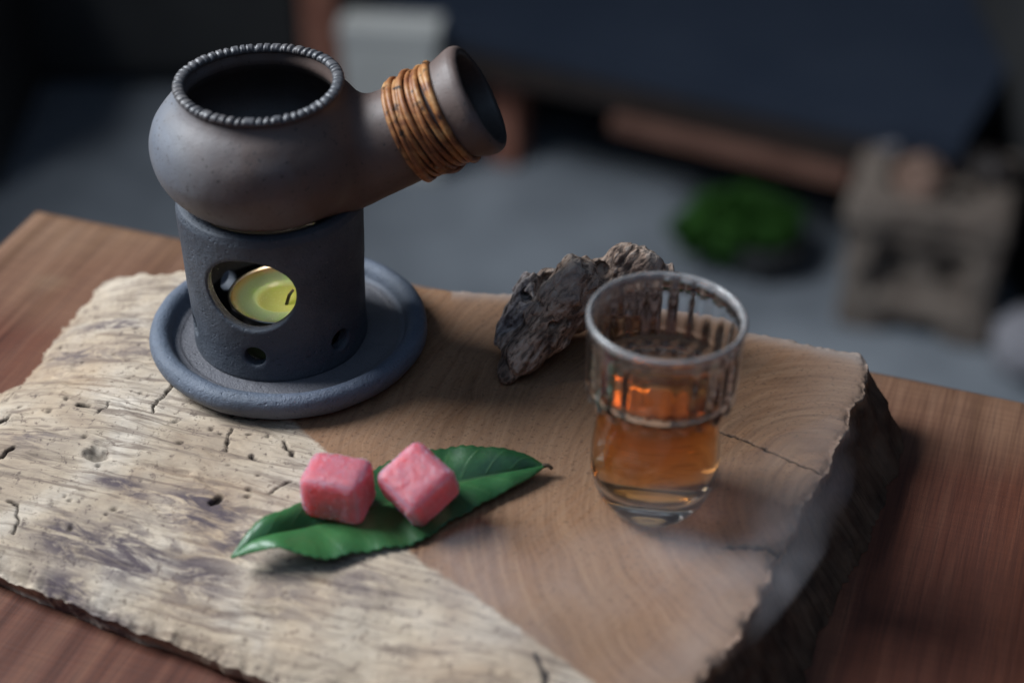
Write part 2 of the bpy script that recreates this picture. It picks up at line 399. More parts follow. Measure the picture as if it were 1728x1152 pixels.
wn = fbm(np.stack([X*7, Y*9, X*0+9], -1), 4)
worn = np.clip(1.0-(-Y)/.07+wn*.55, 0, 1)*np.clip(1.25-X*1.1, 0.2, 1)
worn = np.maximum(worn, np.exp(-(((X-.032)/.010)**2+((Y+.045)/.008)**2))*1.0)
attr(me, 'worn', np.concatenate([worn.ravel(), worn.ravel()]))
t = link('tabletop', me, M_table, table, False)
lm = frame_boxes([((0, 0, .345), (.03, .03, .345))])
for i, (x, y) in enumerate(((.09, -.08), (TW-.09, -.08), (.09, -TD+.08), (TW-.09, -TD+.08))):
    g = link('leg', lm, M_table if i == 0 else None, table, False); g.location = (x, y, 0)

# ---------------------------------------------------------------- the board
zE = -.017
back = [(165, 476, zE), (205, 473, -.015), (310, 483, -.0105), (450, 486, -.006), (600, 484, -.003), (710, 487, -.001), (780, 488, 0), (840, 493, 0), (940, 506, 0), (1060, 524, 0), (1160, 540, 0), (1265, 558, 0), (1350, 576, 0), (1400, 585, 0), (1445, 594, 0), (1462, 604, 0)]
right = [(1462, 604, 0), (1466, 635, 0), (1442, 690, 0), (1418, 745, 0), (1385, 810, 0), (1345, 880, 0), (1312, 928, 0), (1298, 990, 0), (1258, 1050, 0), (1228, 1095, 0), (1190, 1152, 0), (1140, 1240, 0), (1080, 1330, 0), (1020, 1400, -.002)]
left = [(165, 476, zE), (132, 512, zE), (108, 550, zE), (76, 598, zE), (40, 632, zE), (0, 662, zE), (-60, 705, zE), (-120, 755, zE), (-170, 820, zE), (-170, 880, zE)]
front = [(-170, 880, zE), (-80, 932, zE), (0, 966, zE), (100, 1007, zE), (240, 1060, zE), (360, 1105, zE), (480, 1152, zE), (620, 1210, zE), (760, 1280, -.014), (880, 1350, -.009), (1020, 1400, -.002)]
NU, NV = 520, 440
def crv(l, n): return curve_pts([on_z(*p) for p in l], n)
Bk, Rt, Lf, Fr = crv(back, NU), crv(right, NV), crv(left, NV), crv(front, NU)
def jag(c, amp, sc, seed):
    d = np.gradient(c, axis=0); nrm = np.stack([d[:, 1], -d[:, 0], 0*d[:, 0]], 1); nrm /= np.linalg.norm(nrm, axis=1)[:, None]
    s = np.linspace(0, 1, len(c)); fade = np.clip(np.minimum(s, 1-s)*25, 0, 1)
    return c+nrm*(fbm(np.stack([c[:, 0]*sc, c[:, 1]*sc, c[:, 0]*0+seed], 1), 5, .6)*amp*fade)[:, None]
Bk = jag(Bk, .0012, 90, 1.3); Rt = jag(Rt, .0019, 80, 5.1); Lf = jag(Lf, .0032, 70, 7.7); Fr = jag(Fr, .0010, 60, 9.2)
u = np.linspace(0, 1, NU)[:, None, None]; w = np.linspace(0, 1, NV)[None, :, None]
G = (1-w)*Bk[:, None]+w*Fr[:, None]+(1-u)*Lf[None]+u*Rt[None]-((1-u)*(1-w)*Bk[0]+u*(1-w)*Bk[-1]+(1-u)*w*Fr[0]+u*w*Fr[-1])
XY = G[..., :2].copy()
bord = np.array([on_z(a, b, 0)[:2] for a, b in ((1180, 1420), (1090, 1260), (1000, 1152), (900, 1078), (800, 1005), (700, 940), (655, 895), (610, 830), (560, 770), (480, 700), (430, 650), (400, 590), (430, 530), (560, 470))])
db = poly_dist(XY, bord)
# side of the border: left of it is the pale outer face
sgn = np.full(XY.shape[:2], False)
ring_poly = np.vstack([bord, [[-.02, .8], [-.6, .8], [-.6, -.2], [.1, -.2]]])
for a, b in zip(ring_poly, np.roll(ring_poly, -1, 0)):
    c = (a[1] > XY[..., 1]) != (b[1] > XY[..., 1])
    with np.errstate(divide='ignore', invalid='ignore'): xc = (b[0]-a[0])*(XY[..., 1]-a[1])/(b[1]-a[1])+a[0]
    sgn ^= c & (XY[..., 0] < xc)
de = np.minimum(poly_dist(XY, Lf[::6, :2]), poly_dist(XY, Fr[::6, :2]))
db_s = np.where(sgn, db, -db)
tt = np.clip(db_s, 0, None)/(np.clip(db_s, 0, None)+de+1e-6)
z = zE*tt**2.3
X, Y = XY[..., 0], XY[..., 1]
ga = math.radians(-24); gx = X*math.cos(ga)+Y*math.sin(ga); gy = -X*math.sin(ga)+Y*math.cos(ga)
pale = sstep(-.002, .002, db_s+fbm(np.stack([X*120, Y*120, X*0], -1), 5, .6)*.0030+noise(np.stack([X*38, Y*38, X*0+3], -1))*.0030)
wx = fbm(np.stack([X*30, Y*30, X*0+4], -1), 3)
rid = fbm(np.stack([gx*24+wx*.5, gy*190+wx*1.2, X*0+2], -1), 5, .55)
rid2 = 1-np.abs(fbm(np.stack([gx*30+wx*.5, gy*300+wx*1.2, X*0+12], -1), 4, .6))
low = fbm(np.stack([gx*11, gy*42, X*0+7], -1), 3)
soft = np.clip(db_s/.012, 0, 1)
z = z+pale*soft*(rid*.0006+(rid2-.75)*.0004+low*.0018)
z = z+(1-pale)*fbm(np.stack([X*45, Y*45, X*0+20], -1), 3)*.00012
# edges roll down a little
dR = poly_dist(XY, Rt[::6, :2]); dB = poly_dist(XY, Bk[::6, :2])
en = fbm(np.stack([X*150, Y*150, X*0+31], -1), 5, .6)
z -= np.exp(-(dR/.0016)**1.5)*(.0008+.0012*en); z -= np.exp(-(dB/.0014)**1.5)*(.0007+.0008*en)
z -= np.exp(-(de/.0028)**1.5)*(.0016+.0012*en)
edge = sstep(.030, .0, dR)*.38+np.exp(-(dB/.0045)**2)*.9*(X > -.02)
crack = np.zeros_like(X)
def crk(pts, wd, dep, zz=-.004):
    global z, crack
    pp = np.array([on_z(a, b, zz)[:2] for a, b in pts])
    J = XY+np.stack([fbm(np.stack([X*300, Y*300, X*0+41], -1), 2), fbm(np.stack([X*300, Y*300, X*0+55], -1), 2)], -1)*.0011
    wd *= .62; d = poly_dist(J, pp); m = np.exp(-(d/wd)**2); z = z-m*dep; crack = np.maximum(crack, np.clip(m*1.4, 0, 1))
crk([(300, 652), (288, 668), (272, 680), (264, 690), (260, 702)], .00062, .0016)
crk([(395, 738), (388, 752), (384, 775)], .00045, .001); crk([(400, 700), (392, 712)], .0006, .001)
crk([(498, 770), (487, 762), (480, 748)], .0007, .0012, 0); crk([(455, 830), (470, 820), (492, 815)], .0005, .001, 0)
crk([(0, 718), (12, 712)], .0012, .002, -.012); crk([(0, 786), (14, 784), (28, 778)], .0010, .002, -.013)
crk([(18, 862), (30, 870), (36, 890), (24, 905)], .0006, .001, -.014); crk([(360, 862), (372, 856)], .0012, .0016, -.006)
crk([(140, 707), (152, 710)], .0016, .002, -.01); crk([(10, 690), (40, 662)], .0004, .0008, -.015)
crk([(425, 780), (432, 786)], .0010, .0014, -.003); crk([(170, 722), (190, 705)], .0005, .0008, -.009)
crk([(1210, 728), (1260, 745), (1330, 775), (1390, 800)], .00050, .0006, 0)
crk([(1225, 922), (1290, 925), (1340, 928)], .0009, .0020, 0); crk([(905, 1105), (918, 1125), (925, 1152)], .0010, .001, 0)
for i in range(45):
    a = random.uniform(0, 470); b = random.uniform(540, 880); c1 = on_z(a, b, -.007)[:2]
    d = np.linalg.norm((XY-c1)*[1, random.uniform(.7, 2.2)], axis=-1); m = np.exp(-(d/random.uniform(.0004, .0011))**2)
    z -= m*.0009; crack = np.maximum(crack, m*.85)
# knot hollow
kc = on_z(166, 783, -.008)[:2]; rel = XY-kc; kd = np.hypot(rel[..., 0]*.9+rel[..., 1]*.3, rel[..., 1]*1.1)+fbm(np.stack([X*240, Y*240, X*0+71], -1), 4, .6)*.0009
m = np.exp(-(kd/.0026)**4); z -= m*.0022; crack = np.maximum(crack, m*.6)
# the tongue-shaped ridge that runs from the knot to the left
for pts, amp, wd in (([(0, 752), (80, 760), (150, 780)], .0016, .0050), ([(60, 560), (180, 580), (300, 600)], .0012, .003), ([(60, 612), (200, 632), (300, 650)], -.001, .002), ([(0, 700), (90, 745), (190, 795), (320, 835)], -.0009, .0016)):
    pp = np.array([on_z(a, b, -.01)[:2] for a, b in pts]); z += amp*np.exp(-(poly_dist(XY, pp)/wd)**2)
stain = np.zeros_like(X)
for a, b, rx, ry, s in ((200, 828, 38, 8, 1.), (235, 848, 20, 6, 1), (120, 900, 60, 26, 1), (215, 925, 70, 30, 1.1), (100, 960, 40, 24, 1.), (340, 880, 75, 26, 1.1), (390, 920, 40, 40, .8), (330, 960, 70, 40, .7), (190, 555, 50, 16, .9), (120, 590, 55, 14, .7), (240, 620, 120, 16, .45), (60, 745, 60, 10, .55), (480, 1000, 60, 50, .45), (600, 1010, 60, 30, .5), (280, 560, 40, 20, .4), (150, 1000, 60, 20, .7), (560, 920, 60, 20, .5), (60, 620, 60, 12, .4)):
    pc_ = on_z(a, b, -.008)[:2]; e1 = on_z(a+rx, b+rx*.22, -.008)[:2]-pc_; e2 = on_z(a, b+ry, -.008)[:2]-pc_
    Mi = np.linalg.inv(np.stack([e1, e2], 1)); qv = (XY-pc_)@Mi.T; stain = np.maximum(stain, s*np.exp(-(qv**2).sum(-1)*.8))
stain = np.clip(stain*1.2+.14*pale, 0, 1)
rc = on_z(1420, 850, 0)[:2]; rr = np.linalg.norm((XY-rc)*[1, .8], axis=-1)+fbm(np.stack([X*25, Y*25, X*0+60], -1), 3)*.0025
rings = (.5+.5*np.sin(rr*2*math.pi/.0032))**3*np.exp(-(rr/.04)**2)*.9+(.5+.5*np.sin(rr*2*math.pi/.0050+fbm(np.stack([X*60, Y*60, X*0], -1), 2)*2))**4*.20
thr = np.arctan2(Y-rc[1], -(X-rc[0])); G[..., 0:2] = XY; G[..., 2] = z
loop = np.concatenate([np.stack([np.arange(NU), np.zeros(NU, int)], 1), np.stack([np.full(NV-1, NU-1), np.arange(1, NV)], 1), np.stack([np.arange(NU-2, -1, -1), np.full(NU-1, NV-1)], 1), np.stack([np.zeros(NV-2, int), np.arange(NV-2, 0, -1)], 1)])
Lp = G[loop[:, 0], loop[:, 1]]; I = np.arange(NU*NV).reshape(NU, NV); li = I[loop[:, 0], loop[:, 1]]
T = np.roll(Lp, -4, 0)-np.roll(Lp, 4, 0); out = np.stack([-T[:, 1], T[:, 0]], 1); out /= np.linalg.norm(out, axis=1)[:, None]+1e-9
ctr = Lp[:, :2].mean(0)
if ((Lp[:, :2]-ctr)*out).sum() < 0: out = -out
for _ in range(30): out = (out+np.roll(out, 1, 0)+np.roll(out, -1, 0))/3
out /= np.linalg.norm(out, axis=1)[:, None]
isR = np.zeros(len(loop)); isR[NU:NU+NV-1] = 1
ks = np.ones(25)/25; isR = np.convolve(np.concatenate([isR[-12:], isR, isR[:12]]), ks, 'valid')
rows = 26; zb = -.0258; side = []
for r in range(1, rows+1):
    s = r/rows; zz = Lp[:, 2]*(1-s)+zb*s; th = (Lp[:, 2]-zb)
    nn = fbm(np.stack([Lp[:, 0]*45, Lp[:, 1]*45, zz*45], 1), 5, .5)
    n2 = fbm(np.stack([Lp[:, 0]*420, Lp[:, 1]*420, zz*70], 1), 4, .6)
    offs = isR*(.0140*s**1.35+nn*.0026*math.sin(s*math.pi)**.6+n2*.0009*min(1, s*6))+(1-isR)*(nn*.0016*math.sin(s*math.pi)-.0022*s*(th < .012))
    side.append(np.stack([Lp[:, 0]+out[:, 0]*offs, Lp[:, 1]+out[:, 1]*offs, zz], 1))
V = np.concatenate([G.reshape(-1, 3)]+side); n = len(loop)
q = np.stack([I[:-1, :-1], I[:-1, 1:], I[1:, 1:], I[1:, :-1]], -1).reshape(-1, 4)
idx = [li]+[NU*NV+r*n+np.arange(n) for r in range(rows)]
F = [q]
for a, b in zip(idx[:-1], idx[1:]): F.append(np.stack([a, np.roll(a, -1), np.roll(b, -1), b], 1))
F = np.concatenate(F); cen = len(V); V = np.vstack([V, [[ctr[0], ctr[1], zb]]])
me = mesh('wooden_board', V, F[:, ::-1])
sd = np.concatenate([np.zeros(NU*NV)]+[isR*min(1, (r+1)/4) for r in range(rows)]+[[0]])
def ext(a, sidev=None):
    a = a.ravel(); e = a[li] if sidev is None else np.full(n, sidev); return np.concatenate([a]+[e]*rows+[[0]])
for nm_, a_, s_ in (('pale', np.clip(.5+db_s/.006, 0, 1), None), ('stain', stain, None), ('crack', crack, 0), ('ring', rings, 0), ('rad', rr+fbm(np.stack([X*60, Y*60, X*0+81], -1), 3)*.0010, None), ('tan', thr*.10, None), ('edge', np.clip(edge, 0, 1), .0)): attr(me, nm_, ext(a_, s_))
attr(me, 'side', sd)
board = link('wooden_board', me, M_board)
import bmesh
bm = bmesh.new(); bm.from_mesh(me); bmesh.ops.recalc_face_normals(bm, faces=bm.faces)
if bm.faces[1000].normal.z < 0: bmesh.ops.reverse_faces(bm, faces=bm.faces)
bm.to_mesh(me); bm.free()
tag(board, 'thick rough-edged wooden board, pale and cracked on its left, under the saucer and the glass', 'board')

# ---------------------------------------------------------------- saucer, warmer, pot
AX, AY = -.0705, .4755
sau = [(0, .0010), (.030, .0008), (.034, .0000), (.038, .0002), (.0415, .0016), (.0434, .0042), (.0437, .0065), (.0428, .0086), (.0408, .0096), (.0388, .0092), (.0374, .0078), (.0368, .0062), (.0362, .0052), (.034, .0048), (.030, .0047), (0, .0047)]
sp_ = curve_pts([(a, b, 0) for a, b in sau], 120)[:, :2]; sp_[:, 0] = np.maximum(sp_[:, 0], .00001)
def wobble(R_, Z_, th):
    P = np.stack([R_*np.cos(th)*50, R_*np.sin(th)*50, Z_*90], -1); w_ = fbm(P, 3)
    f_ = np.clip(R_/.01, 0, 1); return R_+w_*.00035*f_, Z_+fbm(P+9, 2)*.00025*f_*(Z_ > .003)
v, f = lathe(sp_, 200, wobble); me = mesh('clay_saucer', v, f); attr(me, 'inner', sstep(.0372, .0345, np.hypot(v[:, 0], v[:, 1]))*.75)
saucer = tag(link('clay_saucer', me, M_saucer), 'round blue-grey clay saucer with a thick rolled rim, under the warmer', 'saucer'); saucer.location = (AX, AY, 0)

def to_cyl(P): return np.hypot(P[..., 0], P[..., 1])
WX = AX-.0026
h = .00042
P = grid((-.031, -.031, .0035), (.031, .031, .060), h); r_ = to_cyl(P); Z = P[..., 2]
prof = [(.0232, .0045), (.0266, .0045), (.0270, .0055), (.0268, .012), (.0272, .030), (.0278, .047), (.0279, .0535), (.0272, .0556), (.0256, .0562), (.0236, .0556), (.0218, .0540), (.0216, .0525), (.0236, .0490), (.0238, .030), (.0234, .010)]
D = profile_sdf(prof)(r_, Z)-.0003
def bore(P, ang, zc, rad, sq=1., tilt=0):     # cylinder from the axis outwards at ang (0 = towards the camera, + right)
    d = np.array([math.sin(ang), -math.cos(ang), 0]); t_ = P[..., 0]*d[0]+P[..., 1]*d[1]
    s_ = P[..., 0]*-d[1]+P[..., 1]*d[0]; return np.where(t_ > 0, np.hypot(s_*sq, P[..., 2]-zc)-rad, .02)
D = smax(D, -bore(P, math.radians(-10), .0360, .0124, .915), .0012)
for kk in range(6): D = smax(D, -bore(P, math.radians(-10+60*kk), .0138, .0033), .0009)
D = smax(D, -bore(P, math.radians(-137), .0375, .0030), .0009)
D = D+fbm(P*60, 2)*.00022
v, f = nets(D, P); me = mesh('tea_warmer', v, f); attr(me, 'soot', sstep(.0266, .0256, np.hypot(v[:, 0], v[:, 1]))*(v[:, 2] < .0530)*.9*np.clip((v[:, 2]-.022)/.008+(np.hypot(v[:, 0], v[:, 1]) < .0246), 0, 1))  # inside and opening walls painted dark as shade, lower edge left clear
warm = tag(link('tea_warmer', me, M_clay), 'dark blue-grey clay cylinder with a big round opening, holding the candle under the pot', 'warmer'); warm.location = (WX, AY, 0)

PX, PY = AX-.0028, AY
pot = tag(empty('clay_pot', (PX, PY, .0515)), 'round smoked clay pot with a cane-wrapped side handle, sitting on the warmer', 'pot')
h = .00052
P = grid((-.038, -.037, .048), (.077, .037, .108), h); r_ = to_cyl(P); Z = P[..., 2]
outp = [(0, .0512), (.010, .0514), (.0175, .0532), (.0245, .0572), (.0300, .0628), (.0328, .0692), (.0332, .0745), (.0318, .0800), (.0285, .0850), (.0252, .0884), (.0238, .0908), (.0236, .0925), (0, .0925)]
inp = [(0, .0542), (.010, .0545), (.018, .0568), (.0245, .0618), (.0292, .0690), (.0298, .0750), (.0268, .0810), (.0235, .0850), (.0220, .0880), (.0221, .0905), (.0221, .099), (0, .099)]
oc = curve_pts([(a, b, 0) for a, b in outp[:-1]], 60)[:, :2].tolist()+[outp[-1]]
ic = curve_pts([(a, b, 0) for a, b in inp[:-2]], 60)[:, :2].tolist()+inp[-2:]
oc = [(max(a, 0), b) for a, b in oc]; ic = [(max(a, 0), b) for a, b in ic]
ha = math.radians(28); hd = np.array([math.cos(ha), 0, math.sin(ha)]); lip = on_y(793, 172, PY)-np.array([PX, PY, 0])
def ax_sd(P, prof_pts):
    Q = P-lip; t_ = Q@hd; rad = np.linalg.norm(Q-t_[..., None]*hd, axis=-1); return profile_sdf(prof_pts)(rad, t_)
hout = ax_sd(P, [(0, -.056), (.0148, -.056), (.0146, -.040), (.0144, -.026), (.0140, -.018), (.0139, -.010), (.0147, -.006), (.0156, -.0030), (.0163, -.0005), (.0166, .0012), (.0162, .0028), (.0152, .0036), (0, .0036)])
hin = ax_sd(P, [(0, -.050), (.0125, -.050), (.0118, -.01), (.0126, -.002), (.0140, .004), (.0140, .010), (0, .010)])
D = smin(profile_sdf(oc)(r_, Z), hout-.0003, .0048)
D = smax(D, -profile_sdf(ic)(r_, Z), .0010); D = smax(D, -hin, .0012)
hc = on_y(634, 142, PY-.006)-np.array([PX, PY, 0]); hdv = np.array([-math.sin(ha)*.7, -.55, math.cos(ha)*.7]); hdv /= np.linalg.norm(hdv)
Q = P-hc; tq = Q@hdv; D = smax(D, -np.where(tq > -.004, np.linalg.norm(Q-tq[..., None]*hdv, axis=-1)-.0013, .02), .0006)
D = D+fbm(P*48, 3)*.00030
v, f = nets(D, P); rr0 = np.hypot(v[:, 0], v[:, 1]); so = np.maximum(sstep(.0575, .0545, v[:, 2])*(rr0 < .03), sstep(.0012, -.0006, np.interp(v[:, 2], [b for a, b in ic], [a for a, b in ic])*-1+rr0)*(v[:, 2] > .054)*(v[:, 2] < .087)*(rr0 < .031)*.85)  # underside and cavity coloured dark for shade
ql = v-lip; tl = ql@hd; rl_ = np.linalg.norm(ql-tl[:, None]*hd, axis=1); so = np.maximum(so, (rl_ < np.interp(tl, [-.05, -.004, .0015, .004], [.0132, .0132, .0146, .0150]))*(tl > -.045)*.8)  # handle bore painted dark so its mouth looks shaded
v += [PX, PY, 0]; me = mesh('pot_body', v, f); attr(me, 'soot', so); attr(me, 'fire', np.clip((v[:, 0]-PX+.034)/.055, 0, 1)*.30); link('pot_body', me, M_pot, pot)  # left-to-right tone paints the window highlight and shaded side into the patina
# notched rope rim
seg, tn = 620, 16; th = np.linspace(0, 2*np.pi, seg, endpoint=False); ph = np.linspace(0, 2*np.pi, tn, endpoint=False)
TH, PH = np.meshgrid(th, ph, indexing='ij'); N_ = 58
cut = np.clip(np.cos(TH*N_+.5*np.cos(PH)+fbm(np.stack([np.cos(TH)*6, np.sin(TH)*6, TH*0], -1), 2)*2.6+noise(np.stack([np.cos(TH)*25, np.sin(TH)*25, TH*0], -1))*1.2), -.3, 1)
topw = np.clip(np.sin(PH)*1.1+.25, 0, 1)
rt = .00150+topw*(.00042-.00085*np.clip(cut, 0, 1)**1.3)+fbm(np.stack([np.cos(TH)*30, np.sin(TH)*30, PH], -1), 2)*.00022
rc_ = .02310+rt*np.cos(PH)*1.0; zc_ = .0922+rt*np.sin(PH)*.78
v = np.stack([PX+rc_*np.cos(TH), PY+rc_*np.sin(TH), zc_+.00035*np.sin(TH*2+1)], -1).reshape(-1, 3); I = np.arange(seg*tn).reshape(seg, tn)
f = np.stack([I, np.roll(I, -1, 0), np.roll(np.roll(I, -1, 0), -1, 1), np.roll(I, -1, 1)], -1).reshape(-1, 4)
link('notched_rim', mesh('notched_rim', v, f), M_rim, pot)
# cane loops round the handle
hx = np.array([0, 1., 0]); hz = np.cross(hd, hx); hz = hz if hz[2] > 0 else -hz
O = lip+np.array([PX, PY, 0])
for i in range(9):
    s0 = -.0205+i*.00166; n = 90; a = np.linspace(0, 2*np.pi, n, endpoint=False)
    rr_ = .0168+.0006*math.sin(i*1.7)+.0003*np.sin(3*a+i)+(.0012*np.exp(-((a-math.pi/2-.4)/.5)**2) if i in (7, 8) else 0)-(.0147-.0152)*0
    base = np.interp(s0, [-.04, -.026, -.018, -.010], [.0150, .0144, .0140, .0139])+.00105
    rr_ = base+.00022*np.sin(2*a+i*1.3)+.00018*np.sin(5*a+i*2.1)+(.0005 if i % 3 == 1 else 0)
    off = s0+.0007*np.sin(a+i*.5)+.0004*np.sin(2*a+i*1.9)+.00225*(a/(2*np.pi)-.5)*0
    path = O+off[:, None]*hd+(rr_*np.cos(a))[:, None]*hx+(rr_*np.sin(a))[:, None]*hz
    v, f = tube(path, .00090+.00010*np.sin(a*4+i), 10, True)
    link('cane_loop', mesh('cane_loop', v, f), M_cane, pot)
a = np.linspace(.75*math.pi, -1.02*math.pi, 70)  # last strand, crossing over the loops to its tucked end
off = -.0205+8.7*.00166+.0006*np.linspace(0, 1, 70); rr_ = .0139+.0014+.0004*np.sin(np.linspace(0, 3, 70))
path = O+(off-.0016*np.exp(-((np.linspace(0, 1, 70))/.1)**2))[:, None]*hd-(rr_*np.cos(a))[:, None]*hx+(rr_*np.sin(a))[:, None]*hz
v, f = tube(path, .00108, 10); link('cane_end', mesh('cane_end', v, f), M_cane, pot)
a = np.linspace(1.15*math.pi, 1.6*math.pi, 30); path = O+(-.0150+.0060*np.linspace(0, 1, 30))[:, None]*hd+(.0160*np.cos(a))[:, None]*hx+(.0160*np.sin(a))[:, None]*hz
v, f = tube(path, .0009, 10); link('cane_end', mesh('cane_end', v, f), M_cane, pot)

# ---------------------------------------------------------------- candle
cc = on_z(477, 499, .0195); cand = tag(empty('tealight_candle', (cc[0], cc[1], .0049)), 'round pale green tealight candle seen through the opening of the warmer', 'candle')
rC = .0163; zt = .0195
prof = curve_pts([(.00001, zt-.0016, 0), (.004, zt-.0016, 0), (.0075, zt-.0014, 0), (.0086, zt-.0002, 0), (.0100, zt, 0), (.014, zt+.0001, 0), (rC-.0004, zt+.0006, 0), (rC-.0003, zt-.001, 0), (rC-.0003, .0060, 0), (.00001, .0058, 0)], 90)[:, :2]
v, f = lathe(prof, 90); v += [cc[0], cc[1], 0]; me = mesh('wax', v, f)
rv = np.hypot(v[:, 0]-cc[0], v[:, 1]-cc[1]); attr(me, 'pool', sstep(.0088, .0074, rv)); attr(me, 'rimtint', np.clip(sstep(.0125, .0160, rv)*.9*(.6+.4*(v[:, 1] > cc[1]-.004)), 0, 1)*(v[:, 0] < cc[0]+.02))
link('wax', me, M_wax, cand)
prof = [(rC-.00025, .007), (rC-.00025, zt+.0012), (rC+.0001, zt+.0015), (rC+.0006, zt+.0011), (rC+.0001, zt+.0008), (rC+.0001, .0052), (.00001, .0051)]
v, f = lathe(prof, 90); v += [cc[0], cc[1], 0]; link('metal_cup', mesh('metal_cup', v, f), M_alu, cand)
wk = on_z(488, 500, zt+.001)
v, f = tube([(wk[0]-.0010, wk[1]-.0004, zt-.0018), (wk[0], wk[1], zt+.0014), (wk[0]+.0014, wk[1]+.0008, zt+.0030)], [.0006, .00055, .0004], 8); link('wick', mesh('wick', v, f), M_wick, cand)
fl = curve_pts([(.00001, 0, 0), (.0014, .0020, 0), (.0019, .0045, 0), (.0013, .0080, 0), (.00001, .0120, 0)], 20)[:, :2]
v, f = lathe(fl, 20); v += [wk[0]+.0030, wk[1]+.0010, zt+.0026]; v[:, 0] += (v[:, 2]-zt)*.15
link('flame', mesh('flame', v, f), M_flame, cand)
pl = bpy.data.lights.new('candle_light', 'POINT'); pl.energy = .0085; pl.color = (1, .90, .78); pl.shadow_soft_size = .0016
po = bpy.data.objects.new('candle_light', pl); COL.objects.link(po); po.location = (wk[0]+.0030, wk[1]+.0010, zt+.011)

# ---------------------------------------------------------------- driftwood
h = .00038
P = grid((-.014, .445, -.0015), (.062, .497, .040), h)
def chain(pts, kk=.004):
    r = None
    for a, b in zip(pts[:-1], pts[1:]):
        d = capsule(P, np.array(a[:3]), np.array(b[:3]), a[3], b[3]); r = d if r is None else smin(r, d, kk)
    return r
main = chain([(-.0012, .4555, .0035, .0036), (.0035, .459, .0075, .0052), (.0100, .4635, .0135, .0064), (.0160, .468, .0200, .0072), (.0195, .471, .0270, .0064)])
lobe = chain([(.0010, .468, .0050, .0050), (.0040, .4745, .0085, .0072), (.0090, .4790, .0160, .0066), (.0125, .4800, .0205, .0045)])
rdg = chain([(.0200, .4730, .0270, .0055), (.0280, .4790, .0235, .0045), (.0350, .4790, .0275, .0050), (.0400, .4780, .0275, .0045), (.0500, .4760, .0235, .0036)])
legc = chain([(.0350, .4790, .0250, .0060), (.0420, .4760, .0140, .0080), (.0460, .4720, .0030, .0052)])
core = chain([(.0110, .4760, .0100, .0066), (.0220, .4790, .0140, .0080), (.0380, .4790, .0150, .0088)])
D = smin(smin(main, lobe, .0022), smin(rdg, smin(legc, core, .005), .003), .0028)
band = np.abs(D) < .006; Pb = P[band]; e1 = np.array([.62, .42, .66]); e1 /= np.linalg.norm(e1)
al = Pb@e1; Q = .62*np.stack([Pb@np.cross(e1, [0, 0, 1.]), al*.30, Pb@np.cross(np.cross(e1, [0, 0, 1.]), e1)], 1)
wq = np.stack([noise(Pb*90), noise(Pb*90+31), noise(Pb*90+77)], 1)
n1 = fbm(Q*170+wq*.45, 4, .5); rg = 1-np.abs(noise(Q*230+wq*.5+5))*1.7; n3 = fbm(Pb*110+50, 3)
sub = np.clip(1-np.abs(noise(Q*[360, 260, 360]+wq*.6+91))*3, 0, 1)
lw = np.clip((.011-Pb[:, 0])/.008, 0, 1)*(Pb[:, 1] > .466)
disp = -(rg*.0014*(1+.5*lw)+n1*.0006+n3*.0011)+sub*.0009*(1+1.5*lw)
D[band] += disp+.0003
for c_, rd in ((on_y(926, 484, .4745), .0036), (on_y(913, 493, .4725), .002), (on_y(933, 549, .4585), .0013), (on_y(1015, 462, .4735), .0032), (on_y(890, 497, .475), .0022)):
    D = smax(D, rd-np.linalg.norm((P-c_)*[1, .55, 1.25], axis=-1), .0012)
D = smax(D, -(P[..., 2]-.0002), .0006)
v, f = nets(D, P); me = mesh('driftwood', v, f)
wv = np.stack([noise(v*90), noise(v*90+31), noise(v*90+77)], 1); Qv = .62*np.stack([v@np.cross(e1, [0, 0, 1.]), (v@e1)*.30, v@np.cross(np.cross(e1, [0, 0, 1.]), e1)], 1)
attr(me, 'ridge', np.clip((1-np.abs(noise(Qv*230+wv*.5+5))*1.7)*.45+fbm(Qv*170+wv*.45, 4)*.35+.30-np.clip(1-np.abs(noise(Qv*[360, 260, 360]+wv*.6+91))*3, 0, 1)*.5, 0, 1))
attr(me, 'fib', np.clip(.5+.6*fbm(Qv*[1500, 1500, 1500], 3, .6), 0, 1)); attr(me, 'grey', np.clip((.010-v[:, 0])/.006, 0, 1)*(v[:, 1] > .466)*.75)
tag(link('driftwood', me, M_drift), 'gnarled grey-brown piece of driftwood behind the glass', 'driftwood')

# ---------------------------------------------------------------- glass of tea
gb = on_z(1098, 845, .0004); lean = math.radians(1.4)
glass = tag(empty('tea_glass', (gb[0], gb[1], .0004)), 'clear drinking glass with a fluted upper bowl, half full of amber tea', 'glass'); glass.rotation_euler = (0, lean, 0)
o_ = [(.00001, .0010), (.006, .0006), (.0105, .0002), (.0130, .0012), (.0158, .0045), (.0176, .0090), (.0180, .0125), (.0176, .0170), (.0168, .0205), (.0158, .0235), (.0153, .0255), (.0156, .0276), (.0172, .0283), (.0192, .0289), (.0203, .0302), (.0207, .0328), (.0208, .0365), (.0208, .0410), (.0210, .0460), (.0213, .0486), (.0213, .0494), (.0213, .0503), (.0209, .0508)]
i_ = [(.0204, .0509), (.0200, .0504), (.0196, .0494), (.0196, .0480), (.0197, .0460), (.0193, .0410), (.0190, .0365), (.0188, .0335), (.0175, .0308), (.0155, .0290), (.0142, .0264), (.0143, .0235), (.0153, .0180), (.0163, .0135), (.0159, .0105), (.0143, .0086), (.0100, .0076), (.005, .0074), (.00001, .0074)]
oc = curve_pts([(a, b, 0) for a, b in o_], 110)[:, :2]; ic = curve_pts([(a, b, 0) for a, b in i_], 100)[:, :2]
NF = 24
def zmap(z_): return np.where(z_ < .0303, z_*1.353, .041+(z_-.0303)*1.134)
